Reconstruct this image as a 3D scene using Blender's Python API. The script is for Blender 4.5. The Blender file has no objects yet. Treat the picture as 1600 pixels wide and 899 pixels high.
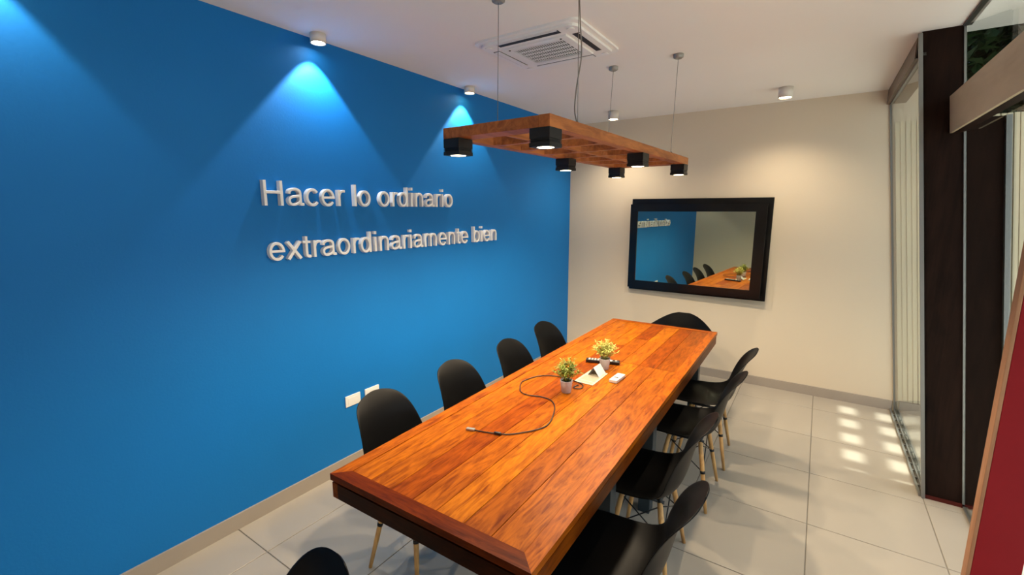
import bpy, bmesh, math, random
from mathutils import Vector, Matrix
random.seed(7)
SC = bpy.context.scene
COL = SC.collection
rad = math.radians

# ------------------------------------------------------------------ camera
cam_d = bpy.data.cameras.new('camera')
cam = bpy.data.objects.new('camera', cam_d); COL.objects.link(cam)
cam_d.sensor_width = 36.0
cam_d.lens = 710.3 / 1600 * 36.0
cam_d.clip_start = 0.02
cam.location = (2.509, 0.0, 1.734)
cam.rotation_euler = (math.pi / 2 - 0.1693, 0.0, 0.5918)
SC.camera = cam

# ------------------------------------------------------------------ sky, sun, exposure
W = bpy.data.worlds.new('sky'); SC.world = W; W.use_nodes = True
wn = W.node_tree.nodes; wl = W.node_tree.links
bg = wn['Background']
sky = wn.new('ShaderNodeTexSky'); sky.sky_type = 'NISHITA'
sky.sun_disc = False; sky.sun_elevation = rad(60); sky.sun_rotation = rad(90)
sky.air_density = 1.0; sky.dust_density = 3.0
wl.new(sky.outputs['Color'], bg.inputs['Color'])
bg.inputs['Strength'].default_value = 0.135
sd = bpy.data.lights.new('sun', 'SUN'); sd.energy = 3.6; sd.angle = rad(1.2); sd.color = (1.0, 0.95, 0.86)
so = bpy.data.objects.new('sun', sd); COL.objects.link(so)
_sd = Vector((0.27, 0.0, 1.0))                     # direction towards the sun
so.rotation_euler = _sd.to_track_quat('Z', 'Y').to_euler(); so.location = (6, 4, 9)

SC.view_settings.view_transform = 'Standard'
SC.view_settings.look = 'None'
SC.view_settings.gamma = 1.0
SC.view_settings.use_curve_mapping = False
SC.view_settings.exposure = 1.12
SC.cycles.max_bounces = 10
SC.cycles.diffuse_bounces = 6
SC.cycles.transparent_max_bounces = 16
SC.cycles.sample_clamp_indirect = 6.0
SC.cycles.caustics_reflective = False
SC.cycles.caustics_refractive = False

# ------------------------------------------------------------------ materials
def srgb(r, g, b):
    f = lambda c: (c / 255 / 12.92) if c / 255 <= 0.04045 else ((c / 255 + 0.055) / 1.055) ** 2.4
    return (f(r), f(g), f(b), 1.0)

def mat(name, col, rough=0.5, metal=0.0, var=0.0, vscale=3.0, bump=0.0, bscale=60.0, spec=0.5, coat=0.0):
    m = bpy.data.materials.new(name); m.use_nodes = True
    n = m.node_tree.nodes; l = m.node_tree.links; p = n['Principled BSDF']
    p.inputs['Base Color'].default_value = col
    p.inputs['Roughness'].default_value = rough
    p.inputs['Metallic'].default_value = metal
    p.inputs['Specular IOR Level'].default_value = spec
    p.inputs['Coat Weight'].default_value = coat
    p.inputs['Coat Roughness'].default_value = 0.12
    tc = n.new('ShaderNodeTexCoord')
    if var > 0:
        t = n.new('ShaderNodeTexNoise'); t.inputs['Scale'].default_value = vscale; t.inputs['Detail'].default_value = 5
        l.new(tc.outputs['Object'], t.inputs['Vector'])
        mx = n.new('ShaderNodeMix'); mx.data_type = 'RGBA'
        mx.inputs[6].default_value = tuple(c * (1 - var) for c in col[:3]) + (1,)
        mx.inputs[7].default_value = tuple(min(1, c * (1 + var)) for c in col[:3]) + (1,)
        l.new(t.outputs['Fac'], mx.inputs[0]); l.new(mx.outputs[2], p.inputs['Base Color'])
    if bump > 0:
        t2 = n.new('ShaderNodeTexNoise'); t2.inputs['Scale'].default_value = bscale; t2.inputs['Detail'].default_value = 4
        l.new(tc.outputs['Object'], t2.inputs['Vector'])
        b = n.new('ShaderNodeBump'); b.inputs['Strength'].default_value = bump; b.inputs['Distance'].default_value = 0.004
        l.new(t2.outputs['Fac'], b.inputs['Height']); l.new(b.outputs['Normal'], p.inputs['Normal'])
    return m

def wood(name, dark, light, rough=0.3, axis='Y', scale=1.0, objcol=False, coat=0.0, figure=0.5, spec=0.35):
    """grained wood: noise stretched along one axis; objcol multiplies by the object's own colour"""
    m = bpy.data.materials.new(name); m.use_nodes = True
    n = m.node_tree.nodes; l = m.node_tree.links; p = n['Principled BSDF']
    p.inputs['Roughness'].default_value = rough; p.inputs['Specular IOR Level'].default_value = spec
    p.inputs['Coat Weight'].default_value = coat; p.inputs['Coat Roughness'].default_value = 0.16
    tc = n.new('ShaderNodeTexCoord'); oi = n.new('ShaderNodeObjectInfo')
    mul = n.new('ShaderNodeMath'); mul.operation = 'MULTIPLY'; mul.inputs[1].default_value = 37.0
    l.new(oi.outputs['Random'], mul.inputs[0])
    add = n.new('ShaderNodeVectorMath'); add.operation = 'ADD'
    l.new(tc.outputs['Object'], add.inputs[0]); l.new(mul.outputs[0], add.inputs[1])
    mp = n.new('ShaderNodeMapping')
    s = {'X': (4.5, 34, 34), 'Y': (34, 4.5, 34), 'Z': (42, 42, 2.2)}[axis]
    mp.inputs['Scale'].default_value = tuple(v * scale for v in s)
    l.new(add.outputs[0], mp.inputs['Vector'])
    g = n.new('ShaderNodeTexNoise'); g.inputs['Scale'].default_value = 1.0; g.inputs['Detail'].default_value = 8
    g.inputs['Distortion'].default_value = 1.4; g.inputs['Roughness'].default_value = 0.62
    l.new(mp.outputs['Vector'], g.inputs['Vector'])
    mp2 = n.new('ShaderNodeMapping')
    s2 = {'X': (1.2, 5, 5), 'Y': (5, 1.2, 5), 'Z': (5, 5, 1.2)}[axis]
    mp2.inputs['Scale'].default_value = tuple(v * scale for v in s2)
    l.new(add.outputs[0], mp2.inputs['Vector'])
    f = n.new('ShaderNodeTexNoise'); f.inputs['Scale'].default_value = 1.6; f.inputs['Detail'].default_value = 3
    f.inputs['Distortion'].default_value = 2.0
    l.new(mp2.outputs['Vector'], f.inputs['Vector'])
    mixf = n.new('ShaderNodeMix'); mixf.data_type = 'FLOAT'; mixf.inputs[0].default_value = figure
    l.new(g.outputs['Fac'], mixf.inputs[2]); l.new(f.outputs['Fac'], mixf.inputs[3])
    cr = n.new('ShaderNodeValToRGB')
    cr.color_ramp.elements[0].position = 0.34; cr.color_ramp.elements[0].color = dark
    cr.color_ramp.elements[1].position = 0.60; cr.color_ramp.elements[1].color = light
    l.new(mixf.outputs[0], cr.inputs['Fac'])
    out = cr.outputs['Color']
    if objcol:
        mx = n.new('ShaderNodeMix'); mx.data_type = 'RGBA'; mx.blend_type = 'MULTIPLY'; mx.inputs[0].default_value = 1.0
        l.new(out, mx.inputs[6]); l.new(oi.outputs['Color'], mx.inputs[7]); out = mx.outputs[2]
    l.new(out, p.inputs['Base Color'])
    b = n.new('ShaderNodeBump'); b.inputs['Strength'].default_value = 0.12; b.inputs['Distance'].default_value = 0.002
    l.new(g.outputs['Fac'], b.inputs['Height']); l.new(b.outputs['Normal'], p.inputs['Normal'])
    return m

def emit(name, col, strength):
    m = bpy.data.materials.new(name); m.use_nodes = True
    n = m.node_tree.nodes; l = m.node_tree.links
    n.remove(n['Principled BSDF'])
    e = n.new('ShaderNodeEmission'); e.inputs['Color'].default_value = col; e.inputs['Strength'].default_value = strength
    l.new(e.outputs[0], n['Material Output'].inputs['Surface'])
    return m

def glass(name, tint, ior=1.5):
    m = bpy.data.materials.new(name); m.use_nodes = True
    n = m.node_tree.nodes; l = m.node_tree.links
    n.remove(n['Principled BSDF'])
    t = n.new('ShaderNodeBsdfTransparent'); t.inputs['Color'].default_value = tint
    g = n.new('ShaderNodeBsdfGlossy'); g.inputs['Roughness'].default_value = 0.0
    fr = n.new('ShaderNodeFresnel'); fr.inputs['IOR'].default_value = ior
    mx = n.new('ShaderNodeMixShader')
    ge = n.new('ShaderNodeNewGeometry'); mt = n.new('ShaderNodeMath'); mt.operation = 'MULTIPLY_ADD'   # only the outer faces reflect
    mt.inputs[1].default_value = -1.0; mt.inputs[2].default_value = 1.0
    l.new(ge.outputs['Backfacing'], mt.inputs[0])
    m2 = n.new('ShaderNodeMath'); m2.operation = 'MULTIPLY'
    l.new(fr.outputs[0], m2.inputs[0]); l.new(mt.outputs[0], m2.inputs[1])
    l.new(m2.outputs[0], mx.inputs['Fac']); l.new(t.outputs[0], mx.inputs[1]); l.new(g.outputs[0], mx.inputs[2])
    l.new(mx.outputs[0], n['Material Output'].inputs['Surface'])
    return m

def mirror_screen(name):
    m = bpy.data.materials.new(name); m.use_nodes = True
    n = m.node_tree.nodes; l = m.node_tree.links; p = n['Principled BSDF']
    p.inputs['Base Color'].default_value = (0.004, 0.004, 0.005, 1); p.inputs['Roughness'].default_value = 0.3
    g = n.new('ShaderNodeBsdfGlossy'); g.inputs['Roughness'].default_value = 0.004
    g.inputs['Color'].default_value = (0.90, 1.0, 0.82, 1)
    mx = n.new('ShaderNodeMixShader'); mx.inputs['Fac'].default_value = 0.55; p.inputs['Specular IOR Level'].default_value = 0.0
    l.new(p.outputs[0], mx.inputs[1]); l.new(g.outputs[0], mx.inputs[2])
    l.new(mx.outputs[0], n['Material Output'].inputs['Surface'])
    return m

M = dict(
    blue=mat('blue_paint', (0.0045, 0.170, 0.52, 1), 0.6, var=0.07, vscale=1.6, bump=0.12, bscale=90, spec=0.25),
    beige=mat('beige_paint', (0.70, 0.60, 0.46, 1), 0.7, var=0.03, vscale=1.2, bump=0.10, bscale=120, spec=0.25),
    white=mat('ceiling_paint', (0.88, 0.845, 0.80, 1), 0.75, var=0.02, vscale=1.0, bump=0.05, bscale=120, spec=0.2),
    grout=mat('grout', (0.22, 0.20, 0.17, 1), 0.8),
    tile=mat('porcelain_tile', (0.40, 0.356, 0.295, 1), 0.26, var=0.06, vscale=2.4, bump=0.03, bscale=30, spec=0.5),
    skirt=mat('skirting_tile', (0.36, 0.31, 0.26, 1), 0.35, var=0.06, vscale=6),
    letter=mat('letter_white', (0.86, 0.85, 0.83, 1), 0.35, var=0.02),
    plate=mat('outlet_white', (0.80, 0.79, 0.76, 1), 0.3),
    slot=mat('outlet_slot', (0.03, 0.03, 0.03, 1), 0.5),
    black=mat('black_plastic', (0.0036, 0.0036, 0.004, 1), 0.38, spec=0.10, bump=0.04, bscale=220),
    blackm=mat('black_metal', (0.012, 0.012, 0.013, 1), 0.4, metal=0.4),
    finblack=mat('spot_black', (0.010, 0.009, 0.009, 1), 0.45, metal=0.2),
    tvblack=mat('tv_black', (0.004, 0.004, 0.0045, 1), 0.22, spec=0.35),
    screen=mirror_screen('tv_screen'),
    acwhite=mat('ac_white', (0.86, 0.85, 0.83, 1), 0.4),
    acdark=mat('ac_dark', (0.010, 0.010, 0.011, 1), 0.6),
    lampwhite=mat('lamp_white', (0.72, 0.68, 0.62, 1), 0.4),
    steel=mat('cable_steel', (0.30, 0.28, 0.25, 1), 0.4, metal=0.8),
    canopy=mat('canopy_grey', (0.30, 0.29, 0.27, 1), 0.45, metal=0.3),
    alu=mat('aluminium', (0.27, 0.27, 0.26, 1), 0.35, metal=0.7, var=0.05, vscale=12),
    legblue=mat('table_leg_grey', (0.022, 0.034, 0.042, 1), 0.45),
    pot=mat('pot_grey', (0.52, 0.50, 0.48, 1), 0.6, var=0.08, vscale=40, bump=0.2, bscale=200),
    soil=mat('soil', (0.03, 0.02, 0.012, 1), 0.95),
    leaf=mat('leaf_green', (0.20, 0.24, 0.025, 1), 0.5, var=0.65, vscale=60),
    leafy=mat('leaf_pale', (0.42, 0.43, 0.10, 1), 0.5, var=0.6, vscale=60),
    hedge=mat('hedge_leaf', (0.018, 0.048, 0.010, 1), 0.5, var=0.5, vscale=14),
    paper=mat('paper_cream', (0.42, 0.36, 0.25, 1), 0.7),
    card=mat('card_white', (0.52, 0.52, 0.53, 1), 0.5),
    print_=mat('print_grey', (0.27, 0.22, 0.15, 1), 0.7),
    remw=mat('remote_white', (0.62, 0.58, 0.52, 1), 0.35),
    remb=mat('remote_black', (0.010, 0.010, 0.011, 1), 0.35),
    remg=mat('button_grey', (0.55, 0.53, 0.50, 1), 0.4),
    cable=mat('cord_black', (0.012, 0.008, 0.007, 1), 0.35),
    plug=mat('plug_grey', (0.42, 0.40, 0.36, 1), 0.3, metal=0.6),
    red=mat('red_paint', (0.25, 0.009, 0.014, 1), 0.5, spec=0.12, var=0.10, vscale=5),
    dullred=mat('dull_red', (0.09, 0.016, 0.012, 1), 0.6, spec=0.1),
    cream=mat('cream_render', (0.72, 0.64, 0.45, 1), 0.8, var=0.04),
    terrace=mat('terrace_stone', (0.58, 0.57, 0.54, 1), 0.6, var=0.06),
    roofm=mat('roof_white', (0.66, 0.64, 0.60, 1), 0.7),
    glow=emit('lamp_glow', (1.0, 0.80, 0.50, 1), 14.0),
    glowc=emit('lamp_glow_cool', (1.0, 0.96, 0.90, 1), 14.0),
    pane=glass('window_glass', (0.90, 0.95, 0.93, 1)),
    table=wood('table_wood', (0.12, 0.019, 0.0015, 1), (0.36, 0.096, 0.004, 1), 0.36, 'Y', 1.5, True, 0.0, 0.35, 0.06),
    tablex=wood('table_wood_cross', (0.12, 0.018, 0.0015, 1), (0.36, 0.088, 0.004, 1), 0.36, 'X', 1.5, True, 0.0, 0.35, 0.06),
    lampw=wood('lamp_wood', (0.17, 0.042, 0.010, 1), (0.46, 0.150, 0.038, 1), 0.5, 'Y', 1.0, False, 0.0, 0.5),
    legw=wood('leg_wood', (0.40, 0.20, 0.065, 1), (0.66, 0.38, 0.14, 1), 0.45, 'Z', 1.0, False, 0.0, 0.4),
    darkw=wood('dark_wood', (0.0085, 0.0040, 0.0026, 1), (0.021, 0.0095, 0.006, 1), 0.6, 'Z', 1.0, False, 0.0, 0.5, 0.08),
    headw=wood('header_wood', (0.085, 0.055, 0.036, 1), (0.15, 0.10, 0.068, 1), 0.4, 'Y', 0.7, False, 0.0, 0.6),
    beamw=wood('beam_wood', (0.42, 0.335, 0.21, 1), (0.54, 0.45, 0.30, 1), 0.45, 'Y', 0.5, False, 0.0, 0.8),
    edgew=wood('edge_wood', (0.26, 0.11, 0.05, 1), (0.42, 0.20, 0.10, 1), 0.5, 'Z', 0.7, False, 0.0, 0.5),
)

# ------------------------------------------------------------------ mesh helpers
class MB:
    """collects pieces and links them as ONE mesh object"""
    def __init__(s): s.v = []; s.f = []; s.sm = []
    def raw(s, v, f, smooth=False):
        o = len(s.v); s.v += [tuple(p) for p in v]
        s.f += [tuple(i + o for i in q) for q in f]; s.sm += [smooth] * len(f); return s
    def hexa(s, c):        # 8 corners: bottom loop (4, ccw from above), top loop (4)
        return s.raw(c, [(3, 2, 1, 0), (4, 5, 6, 7), (0, 1, 5, 4), (1, 2, 6, 5), (2, 3, 7, 6), (3, 0, 4, 7)])
    def box(s, x0, x1, y0, y1, z0, z1):
        return s.hexa([(x0, y0, z0), (x1, y0, z0), (x1, y1, z0), (x0, y1, z0), (x0, y0, z1), (x1, y0, z1), (x1, y1, z1), (x0, y1, z1)])
    def bbox(s, x0, x1, y0, y1, z0, z1, b=0.004):   # box with bevelled edges
        bm = bmesh.new(); bmesh.ops.create_cube(bm, size=1)
        for v in bm.verts:
            v.co = Vector(((x0 + x1) / 2 + v.co.x * (x1 - x0), (y0 + y1) / 2 + v.co.y * (y1 - y0), (z0 + z1) / 2 + v.co.z * (z1 - z0)))
        bmesh.ops.bevel(bm, geom=bm.edges[:], offset=b, segments=2, affect='EDGES', profile=0.7)
        return s.frombm(bm)
    def frombm(s, bm, smooth=False, mtx=None):
        bm.verts.index_update()
        s.raw([(mtx @ v.co if mtx else v.co) for v in bm.verts], [tuple(v.index for v in f.verts) for f in bm.faces], smooth)
        bm.free(); return s
    def lathe(s, prof, c=(0, 0, 0), n=24, smooth=True, cap=True):   # prof: (r, z)
        v = []; f = []
        for r, z in prof:
            for i in range(n):
                a = 2 * math.pi * i / n; v.append((c[0] + r * math.cos(a), c[1] + r * math.sin(a), c[2] + z))
        for k in range(len(prof) - 1):
            for i in range(n):
                j = (i + 1) % n; f.append((k * n + i, k * n + j, (k + 1) * n + j, (k + 1) * n + i))
        s.raw(v, f, smooth)
        if cap:
            o = len(s.v) - len(v)
            s.f.append(tuple(o + i for i in reversed(range(n)))); s.sm.append(False)
            s.f.append(tuple(o + (len(prof) - 1) * n + i for i in range(n))); s.sm.append(False)
        return s
    def tube(s, pts, r, n=8, rends=None):
        pts = [Vector(p) for p in pts]; v = []; f = []
        ref = None
        for k, p in enumerate(pts):
            d = (pts[min(k + 1, len(pts) - 1)] - pts[max(k - 1, 0)]).normalized()
            if ref is None: ref = Vector((0, 0, 1)) if abs(d.z) < 0.9 else Vector((1, 0, 0))
            u = d.cross(ref).normalized(); w = d.cross(u).normalized(); ref = -w if False else ref
            rr = r if rends is None else rends[0] + (rends[1] - rends[0]) * k / (len(pts) - 1)
            for i in range(n):
                a = 2 * math.pi * i / n; v.append(p + u * rr * math.cos(a) + w * rr * math.sin(a))
        for k in range(len(pts) - 1):
            for i in range(n):
                j = (i + 1) % n; f.append((k * n + i, k * n + j, (k + 1) * n + j, (k + 1) * n + i))
        f.append(tuple(range(n))); f.append(tuple((len(pts) - 1) * n + i for i in reversed(range(n))))
        return s.raw(v, f, True)
    def prism(s, poly, z0, z1):
        n = len(poly)
        return s.raw([(x, y, z0) for x, y in poly] + [(x, y, z1) for x, y in poly],
                     [tuple(reversed(range(n))), tuple(range(n, 2 * n))] + [(i, (i + 1) % n, n + (i + 1) % n, n + i) for i in range(n)])
    def mesh(s, name, m):
        me = bpy.data.meshes.new(name); me.from_pydata(s.v, [], s.f)
        me.polygons.foreach_set('use_smooth', s.sm)
        bm = bmesh.new(); bm.from_mesh(me); bmesh.ops.recalc_face_normals(bm, faces=bm.faces[:]); bm.to_mesh(me); bm.free()
        if m: me.materials.append(m)
        me.update(); return me
    def build(s, name, m, parent=None, loc=None):
        o = bpy.data.objects.new(name, s.mesh(name, m)); COL.objects.link(o)
        if parent: o.parent = parent
        if loc: o.location = loc
        return o

def tag(o, label=None, cat=None, group=None, kind=None):
    if label: o['label'] = label
    if cat: o['category'] = cat
    if group: o['group'] = group
    if kind: o['kind'] = kind
    return o

def thing(name, label, cat, loc=(0, 0, 0), rz=0.0, group=None, kind=None):
    o = bpy.data.objects.new(name, None); COL.objects.link(o)
    o.empty_display_size = 0.1; o.location = loc; o.rotation_euler = (0, 0, rz)
    return tag(o, label, cat, group, kind)

def copy_tree(o, parent=None):
    c = o.copy(); COL.objects.link(c)
    if parent: c.parent = parent
    for ch in list(o.children): copy_tree(ch, c)
    return c

def lamp_light(name, kind, parent, loc, energy, col, size=100, blend=0.4, r=0.03, tilt=None):
    d = bpy.data.lights.new(name, kind); d.energy = energy; d.color = col; d.shadow_soft_size = r
    if kind == 'SPOT': d.spot_size = rad(size); d.spot_blend = blend
    o = bpy.data.objects.new(name, d); COL.objects.link(o); o.parent = parent; o.location = loc
    if tilt: o.rotation_euler = tilt
    return o

def smooth_path(pts, n=8):
    P = [Vector(p) for p in pts]; out = []
    for i in range(len(P) - 1):
        p0, p1, p2, p3 = P[max(i - 1, 0)], P[i], P[i + 1], P[min(i + 2, len(P) - 1)]
        for k in range(n):
            t = k / n
            out.append(0.5 * ((2 * p1) + (p2 - p0) * t + (2 * p0 - 5 * p1 + 4 * p2 - p3) * t * t + (3 * p1 - p0 - 3 * p2 + p3) * t ** 3))
    out.append(P[-1]); return out

# ------------------------------------------------------------------ room shell
H = 2.7; D = 4.975; YR = -0.32
def fx(z): return 3.195 - 0.1185 * z          # the raked glass front leans in at the top
def lean(mb, a0, a1, y0, y1, z0, z1):         # a slab that follows the rake, a0..a1 measured from the glass line
    return mb.hexa([(fx(z0) + a0, y0, z0), (fx(z0) + a1, y0, z0), (fx(z0) + a1, y1, z0), (fx(z0) + a0, y1, z0),
                    (fx(z1) + a0, y0, z1), (fx(z1) + a1, y0, z1), (fx(z1) + a1, y1, z1), (fx(z1) + a0, y1, z1)])

floor = tag(MB().box(-0.12, 3.42, YR - 0.1, D + 0.1, -0.12, -0.004).build('floor', M['grout']), 'pale porcelain tile floor of the meeting room', None, None, 'structure')
xs = [0.0, 0.306, 0.86, 1.40, 2.00, 2.604, 3.185, 3.40]
ys = [YR, -0.20, 0.42, 1.02, 1.62, 2.22, 2.82, 3.42, 4.02, 4.62, D]
for i in range(len(xs) - 1):
    for j in range(len(ys) - 1):
        g = 0.0022
        mb = MB()
        x0, x1, y0, y1 = xs[i] + g, xs[i + 1] - g, ys[j] + g, ys[j + 1] - g
        b = 0.0015
        mb.raw([(x0, y0, -0.008), (x1, y0, -0.008), (x1, y1, -0.008), (x0, y1, -0.008), (x0, y0, -b), (x1, y0, -b), (x1, y1, -b), (x0, y1, -b),
                (x0 + b, y0 + b, 0), (x1 - b, y0 + b, 0), (x1 - b, y1 - b, 0), (x0 + b, y1 - b, 0)],
               [(0, 3, 2, 1), (8, 9, 10, 11)] + [(k, (k + 1) % 4, 4 + (k + 1) % 4, 4 + k) for k in range(4)] + [(4 + k, 4 + (k + 1) % 4, 8 + (k + 1) % 4, 8 + k) for k in range(4)])
        mb.build('tile', M['tile'], floor)

tag(MB().box(-0.12, 3.06, YR - 0.1, D + 0.1, H, H + 0.12).build('ceiling', M['white']), 'smooth off white ceiling', None, None, 'structure')
tag(MB().box(-0.12, 0.0, YR - 0.1, D + 0.1, -0.004, H).build('wall_left', M['blue']), 'bright blue painted wall carrying the white lettering', None, None, 'structure')
tag(MB().box(0.0, 3.30, D, D + 0.12, -0.004, H).build('wall_back', M['beige']), 'warm beige wall behind the television', None, None, 'structure')
tag(MB().box(0.0, 3.40, YR - 0.1, YR, -0.004, H).build('wall_rear', M['beige']), 'beige wall opposite the television', None, None, 'structure')
MBb = MB().box(0.0, 0.012, YR, D, 0.0, 0.088)
tag(MBb.build('baseboard_left', M['skirt']), 'taupe tile skirting along the blue wall', None, None, 'structure')
tag(MB().box(0.012, fx(0) - 0.02, D - 0.012, D, 0.0, 0.088).build('baseboard_back', M['skirt']), 'taupe tile skirting along the beige wall', None, None, 'structure')

# raked glazing by the back corner
w1 = thing('window_1', 'raked floor to ceiling glazing beside the beige wall', None, (0, 0, 0), kind='structure')
lean(MB(), 0.004, 0.014, 3.50, D - 0.01, 0.02, 2.60).build('pane', M['pane'], w1)
mb = MB(); lean(mb, -0.002, 0.014, D - 0.012, D - 0.001, 0.0, 2.58); mb.build('jamb', M['alu'], w1)
mb = MB(); lean(mb, -0.018, 0.0, 3.484, 3.50, 0.0, 2.69); mb.build('jamb', M['alu'], w1)
mb = MB(); lean(mb, -0.030, -0.018, 3.50, D - 0.018, 0.0, 0.018); lean(mb, -0.004, 0.003, 3.50, D - 0.018, 0.0, 0.022); lean(mb, 0.015, 0.030, 3.50, D - 0.018, 0.0, 0.018)
for k in range(14): lean(mb, -0.018, 0.015, 3.53 + k * 0.1, 3.55 + k * 0.1, 0.0, 0.010)
mb.build('floor_track', M['alu'], w1)
mb = MB(); lean(mb, -0.002, 0.016, 3.50, D - 0.018, 2.574, 2.59); mb.build('head_rail', M['alu'], w1)
hb = tag(MB().hexa([(2.868, 3.60, 2.585), (2.99, 3.60, 2.585), (2.99, D, 2.585), (2.868, D, 2.585), (2.868, 3.60, H), (2.99, 3.60, H), (2.99, D, H), (2.868, D, H)]).build('blind_box', M['headw']),
         'brown wooden box under the ceiling above the corner glazing', 'box')
MB().box(2.872, 2.99, 3.585, 3.60, 2.585, H).build('end_cap', M['blackm'], hb)

# dark pillar following the rake
pl = thing('wooden_pillar', 'dark brown leaning wooden pillar between the two glazings', 'pillar', (fx(0) + 0.17, 3.55, 0))
mb = MB(); lean(mb, 0.0, 0.176, 3.50, 3.62, 0.022, H + 0.10); o = mb.build('post', M['darkw'], pl); o.matrix_parent_inverse = Matrix.Translation((-(fx(0) + 0.17), -3.55, 0))
mb = MB(); lean(mb, 0.178, 0.335, 3.50, 3.60, 0.022, 2.22); o = mb.build('side_board', M['darkw'], pl); o.matrix_parent_inverse = Matrix.Translation((-(fx(0) + 0.17), -3.55, 0))
mb = MB(); lean(mb, 0.0, 0.335, 3.492, 3.62, 0.0, 0.022); o = mb.build('foot_strip', M['dullred'], pl); o.matrix_parent_inverse = Matrix.Translation((-(fx(0) + 0.17), -3.55, 0))
tag(o, 'dull red strip at the foot')

# second glazing, running towards the viewer
w2 = thing('window_2', 'raked glazing to the right of the dark pillar', None, kind='structure')
lean(MB(), 0.172, 0.182, YR, 3.488, 0.015, 2.72).build('pane', M['pane'], w2)
mb = MB(); lean(mb, 0.166, 0.176, 3.492, 3.50, 0.0, 2.72); mb.build('jamb', M['alu'], w2)
mb = MB(); lean(mb, 0.166, 0.188, YR, 3.486, 0.0, 0.014); mb.build('floor_track', M['alu'], w2)
mb = MB(); lean(mb, 0.160, 0.194, YR, 3.486, 2.690, 2.72); mb.build('head_rail', M['blackm'], w2)
mb = MB(); lean(mb, 0.322, 0.345, 3.47, 3.50, 0.0, 2.22); mb.build('outer_frame', M['alu'], w2)

bm_ = thing('wooden_beam', 'thick light brown wooden beam running from the dark pillar along the glazing', 'beam', (3.08, 1.6, 2.148))
def raked(x0, x1, y0, y1, z0, z1, k=-0.1185):
    return MB().hexa([(x0, y0, z0), (x1, y0, z0), (x1, y1, z0), (x0, y1, z0), (x0 + k * (z1 - z0), y0, z1), (x1 + k * (z1 - z0), y0, z1), (x1 + k * (z1 - z0), y1, z1), (x0 + k * (z1 - z0), y1, z1)])
raked(-0.030, -0.018, YR - 1.6, 1.892, 0.0, 0.194).build('face_board', M['beamw'], bm_)
raked(-0.0178, 0.030, YR - 1.6, 1.892, 0.003, 0.192).build('core', M['darkw'], bm_)

# tall red board with a raw wooden edge
rb = thing('red_board', 'tall red painted board with bare wooden edge standing beside the glazing', 'board', (3.16, 2.22, 0))
MB().bbox(-0.062, 0.064, -0.02, 0.012, 0.0, 2.12, 0.002).build('panel', M['red'], rb)
MB().bbox(-0.074, -0.0625, -0.02, 0.030, 0.0, 2.12, 0.002).build('edge_strip', M['edgew'], rb)

# ------------------------------------------------------------------ outside
tag(MB().box(3.42, 60.0, -50.0, 60.0, -0.10, -0.03).build('terrace', M['terrace']), 'pale stone terrace outside the glazing', None, None, 'structure')
ext = tag(MB().box(3.30, 5.2, D + 0.03, D + 0.15, -0.03, 2.44).build('wall_outside', M['cream']), 'cream outdoor wall beyond the corner glazing', None, None, 'structure')
for k in range(22):                                # narrow upright boards that follow the rake of the glass
    x = 0.030 + k * 0.034
    lean(MB(), x, x + 0.027, D - 0.012 + (0.004 if k % 2 else 0), D + 0.03, 0.10, 2.44).build('cladding_board', M['cream'], ext)
MB().box(3.225, 5.2, D - 0.02, D + 0.03, -0.03, 0.095).build('plinth', M['skirt'], ext)
# slats added above the terrace strip, shaped so the sun stripes the floor
pg = thing('sun_slats', 'pale slats added over the terrace outside the corner glazing to stripe the sun', 'sun_slats', (4.0, 4.2, 3.10))
MB().box(-1.05, -0.36, -0.655, 0.95, 0, 0.10).build('shade_strip', M['roofm'], pg)  # solid strip added to stop the sun reaching farther into the room
for k in range(5):
    y = -0.57 + k * 0.30
    MB().box(-0.36, 0.10, y, y + 0.140, 0.0, 0.09).build('slat', M['roofm'], pg)
MB().box(-0.36, 0.10, 0.75, 0.95, 0.0, 0.09).build('slat', M['roofm'], pg)
MB().box(-0.205, -0.075, -0.655, 0.95, 0.09, 0.15).build('cross_rail', M['roofm'], pg)
MB().box(0.10, 0.22, -0.655, 0.95, 0.0, 0.12).build('edge_rail', M['roofm'], pg)
MB().box(0.11, 0.21, 0.55, 0.65, -3.13, 0.0).build('post', M['cream'], pg)
pr = tag(MB().box(2.95, 4.35, -2.5, 3.54, 3.10, 3.2).build('shade_slab', M['roofm']), 'pale slab added outside the right glazing to keep the sun out', 'roof')  # overhead slab added to keep direct sun off the floor behind this glazing
def leaves(n, c, rx, ry, rz, L, seed):
    rnd = random.Random(seed); mb = MB()
    for _ in range(n):
        while True:
            p = Vector((rnd.uniform(-1, 1), rnd.uniform(-1, 1), rnd.uniform(-1, 1)))
            if 0.25 < p.length < 1: break
        q = Vector((c[0] + p.x * rx, c[1] + p.y * ry, c[2] + p.z * rz))
        m = Matrix.Rotation(rnd.uniform(0, 6.28), 3, 'Z') @ Matrix.Rotation(rnd.uniform(-1.2, 1.2), 3, 'X')
        l = L * rnd.uniform(0.6, 1.2)
        mb.raw([q + m @ Vector(v) for v in ((0, 0, 0), (l * .28, l * .5, l * .06), (0, l, -l * .1), (-l * .28, l * .5, l * .06))], [(0, 1, 2), (0, 2, 3)])
    return mb
for i, (x, y, z, s) in enumerate([(4.15, 6.55, 3.2, 1.3), (7.0, 7.4, 3.2, 1.2)]):
    t = thing('garden_tree', ['dark leafy tree rising beyond the pillar, nearer the wall', 'dark leafy tree farther to the right outside'][i], 'tree', (x, y, -0.03), group='trees outside the glazing')
    leaves(9000, (0, 0, z), s, s * 0.8, s, 0.17, 30 + i).build('crown', M['hedge'], t)
    MB().tube([(0, 0, 0), (0.03, 0, 1.2), (-0.02, 0.03, 2.5), (0.02, 0, z)], 0.07, 10, (0.09, 0.04)).build('trunk', M['darkw'], t)

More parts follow.
